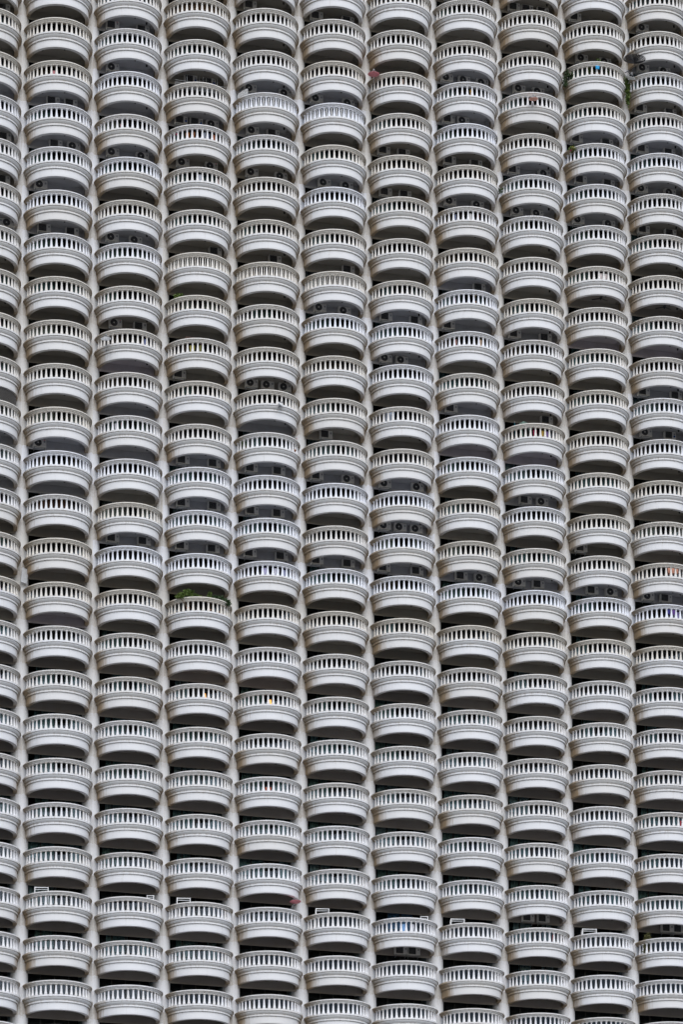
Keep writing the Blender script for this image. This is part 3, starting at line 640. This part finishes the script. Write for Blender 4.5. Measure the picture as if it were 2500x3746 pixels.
mb = MB(); mb.bar((-.03, 0, .55), (-.11, 0, 1.6), .07, 10, 0, .02); obj('canopy', mb.mesh('canopy', [fabric('teal_canvas', (.01, .12, .16))]), t)
def box_thing(name, label, cat, pos, dims, mat, rz=0, lid=True):
    t = thing(name, label, cat, pos, (0, 0, rz)); mb = MB(); mb.box((0, 0, dims[2]/2), dims); me = mb.mesh('body', [mat]); obj('body', me, t)
    mb = MB(); mb.box((0, 0, dims[2]+.02), (dims[0]+.04, dims[1]+.04, .04)); obj('lid', mb.mesh('lid', [mat]), t)
box_thing('storage_box', 'orange storage box rising above the rail at the right edge', 'box', at(10, 12, .35, -1.5, -.45), (.86, .4, .62), plain('orange_plastic', (.55, .25, .16), .6), -.1)
box_thing('storage_box', 'grey plastic covered box at the left of a balcony, seventh column', 'box', at(6, 9, -1.35, -1.1, -1.0), (.75, .5, 1.2), plain('grey_plastic', (.30, .34, .40), .35), .2)
t = thing('awning_panel', 'grey metal panel propped upright beside a pillar, left edge', 'panel', at(1, 14, -2.62, -.35, .62), (0, 0, .35))
mb = MB(); mb.box((0, 0, .42), (.56, .03, 1.15), 0, Matrix.Rotation(.12, 3, 'Y')); obj('sheet', mb.mesh('sheet', [plain('galvanised', (.52, .54, .56), .5)]), t)
mb = MB(); mb.bar((-.28, .02, -.35), (.28, -.02, -.05), .02, 6); mb.bar((-.25, .03, -.2), (-.25, .35, -.4), .02, 6); obj('strut', mb.mesh('strut', [M_STEEL]), t)
# security cages over the rails
def cage(label, c, r, x0, x1, mat, z0=.0, z1=1.0, step=.075, rad=.010, cross=4, R=2.40):
    t = thing('security_screen', label, 'screen', at(c, r, 0, 0, 0)); mb = MB(); a0, a1 = math.asin(x0/R), math.asin(x1/R); n = int(R*(a1-a0)/step)
    for k in range(n+1):
        a = a0+(a1-a0)*k/n; mb.bar((R*sin(a), -R*cos(a), z0), (R*sin(a), -R*cos(a), z1), rad, 4)
    o = obj('bar_grid', mb.mesh('bar_grid', [mat]), t); o['kind'] = 'stuff'; mb = MB()
    for q in range(cross):
        z = z0+(z1-z0)*q/max(1, cross-1)
        for k in range(24):
            a, b = a0+(a1-a0)*k/24, a0+(a1-a0)*(k+1)/24; mb.bar((R*sin(a), -R*cos(a), z), (R*sin(b), -R*cos(b), z), rad*1.2, 4)
    obj('cross_bar', mb.mesh('cross_bar', [mat]), t)
cage('white barred screen at the left end of a slatted balcony, fifth column', 4, 2, -2.36, -1.85, M_WHITE, .0, .62, .07, .014, 3)
cage('dark wire mesh closing a balcony opening at the left edge', 0, 10, -2.3, 2.3, plain('dark_wire', (.07, .065, .06), .6), 0, 1.10, .075, .012, 16, 2.30)
# sloping white awning of bars
t = thing('security_screen', 'white barred security screen sloping over a balcony rail, fourth column', 'screen', at(3, 2, 0, 0, 0)); mb = MB()
for k in range(44):
    x = -2.05+4.1*k/43; mb.bar((x, -1.25, .46), (x*1.02, -.45, .30), .012, 4); mb.bar((x, -1.25, .46), (x, -1.25, .0), .010, 4)
o = obj('bar_grid', mb.mesh('bar_grid', [M_STEEL]), t); o['kind'] = 'stuff'; mb = MB()
for x in (-1.1, -.1, .45, 1.35): mb.box((x, -1.2, .75), (.04, .04, .9))
mb.bar((-2.05, -1.25, .46), (2.05, -1.25, .46), .018, 5); mb.bar((-2.05, -1.25, .62), (2.05, -1.25, .62), .018, 5); obj('post', mb.mesh('post', [M_STEEL]), t)
# brown lattice behind the balusters
t = thing('lattice_screen', 'brown wooden lattice standing behind the balusters, top of the fourth column', 'screen', at(3, 0, 0, 0, -1.11)); mb = MB(); R = 2.2
for k in range(40):
    a = -1.25+2.5*k/39
    for s in (-1, 1):
        b = a+s*.16; mb.bar((R*sin(a), -R*cos(a), .05), (R*sin(b), -R*cos(b), .78), .014, 4)
o = obj('lattice', mb.mesh('lattice', [plain('lattice_wood', (.20, .12, .06), .8)]), t); o['kind'] = 'stuff'
# lit lamps seen between balusters
def lamp(label, c, r, dx):
    M, nt, P = newmat('lamp_glow'); P.inputs['Emission Color'].default_value = (1, .33, .05, 1); P.inputs['Emission Strength'].default_value = .9; P.inputs['Base Color'].default_value = (.8, .5, .2, 1)
    t = thing('table_lamp', label, 'lamp', at(c, r, dx, -1.3, -1.11)); mb = MB(); mb.lathe([(.10, 0), (.09, .02), (.02, .04), (.02, .32)], 12); obj('base', mb.mesh('base', [M_STEEL]), t)
    mb = MB(); mb.lathe([(.15, .30), (.08, .78), (.075, .78), (.14, .30)], 14, caps=False); obj('lamp_shade', mb.mesh('lamp_shade', [M]), t)
lamp('lit orange lamp glowing behind balusters in the fourth column', 3, 16, .18)
lamp('lit orange lamp glowing behind balusters in the fifth column', 4, 16, -.12)
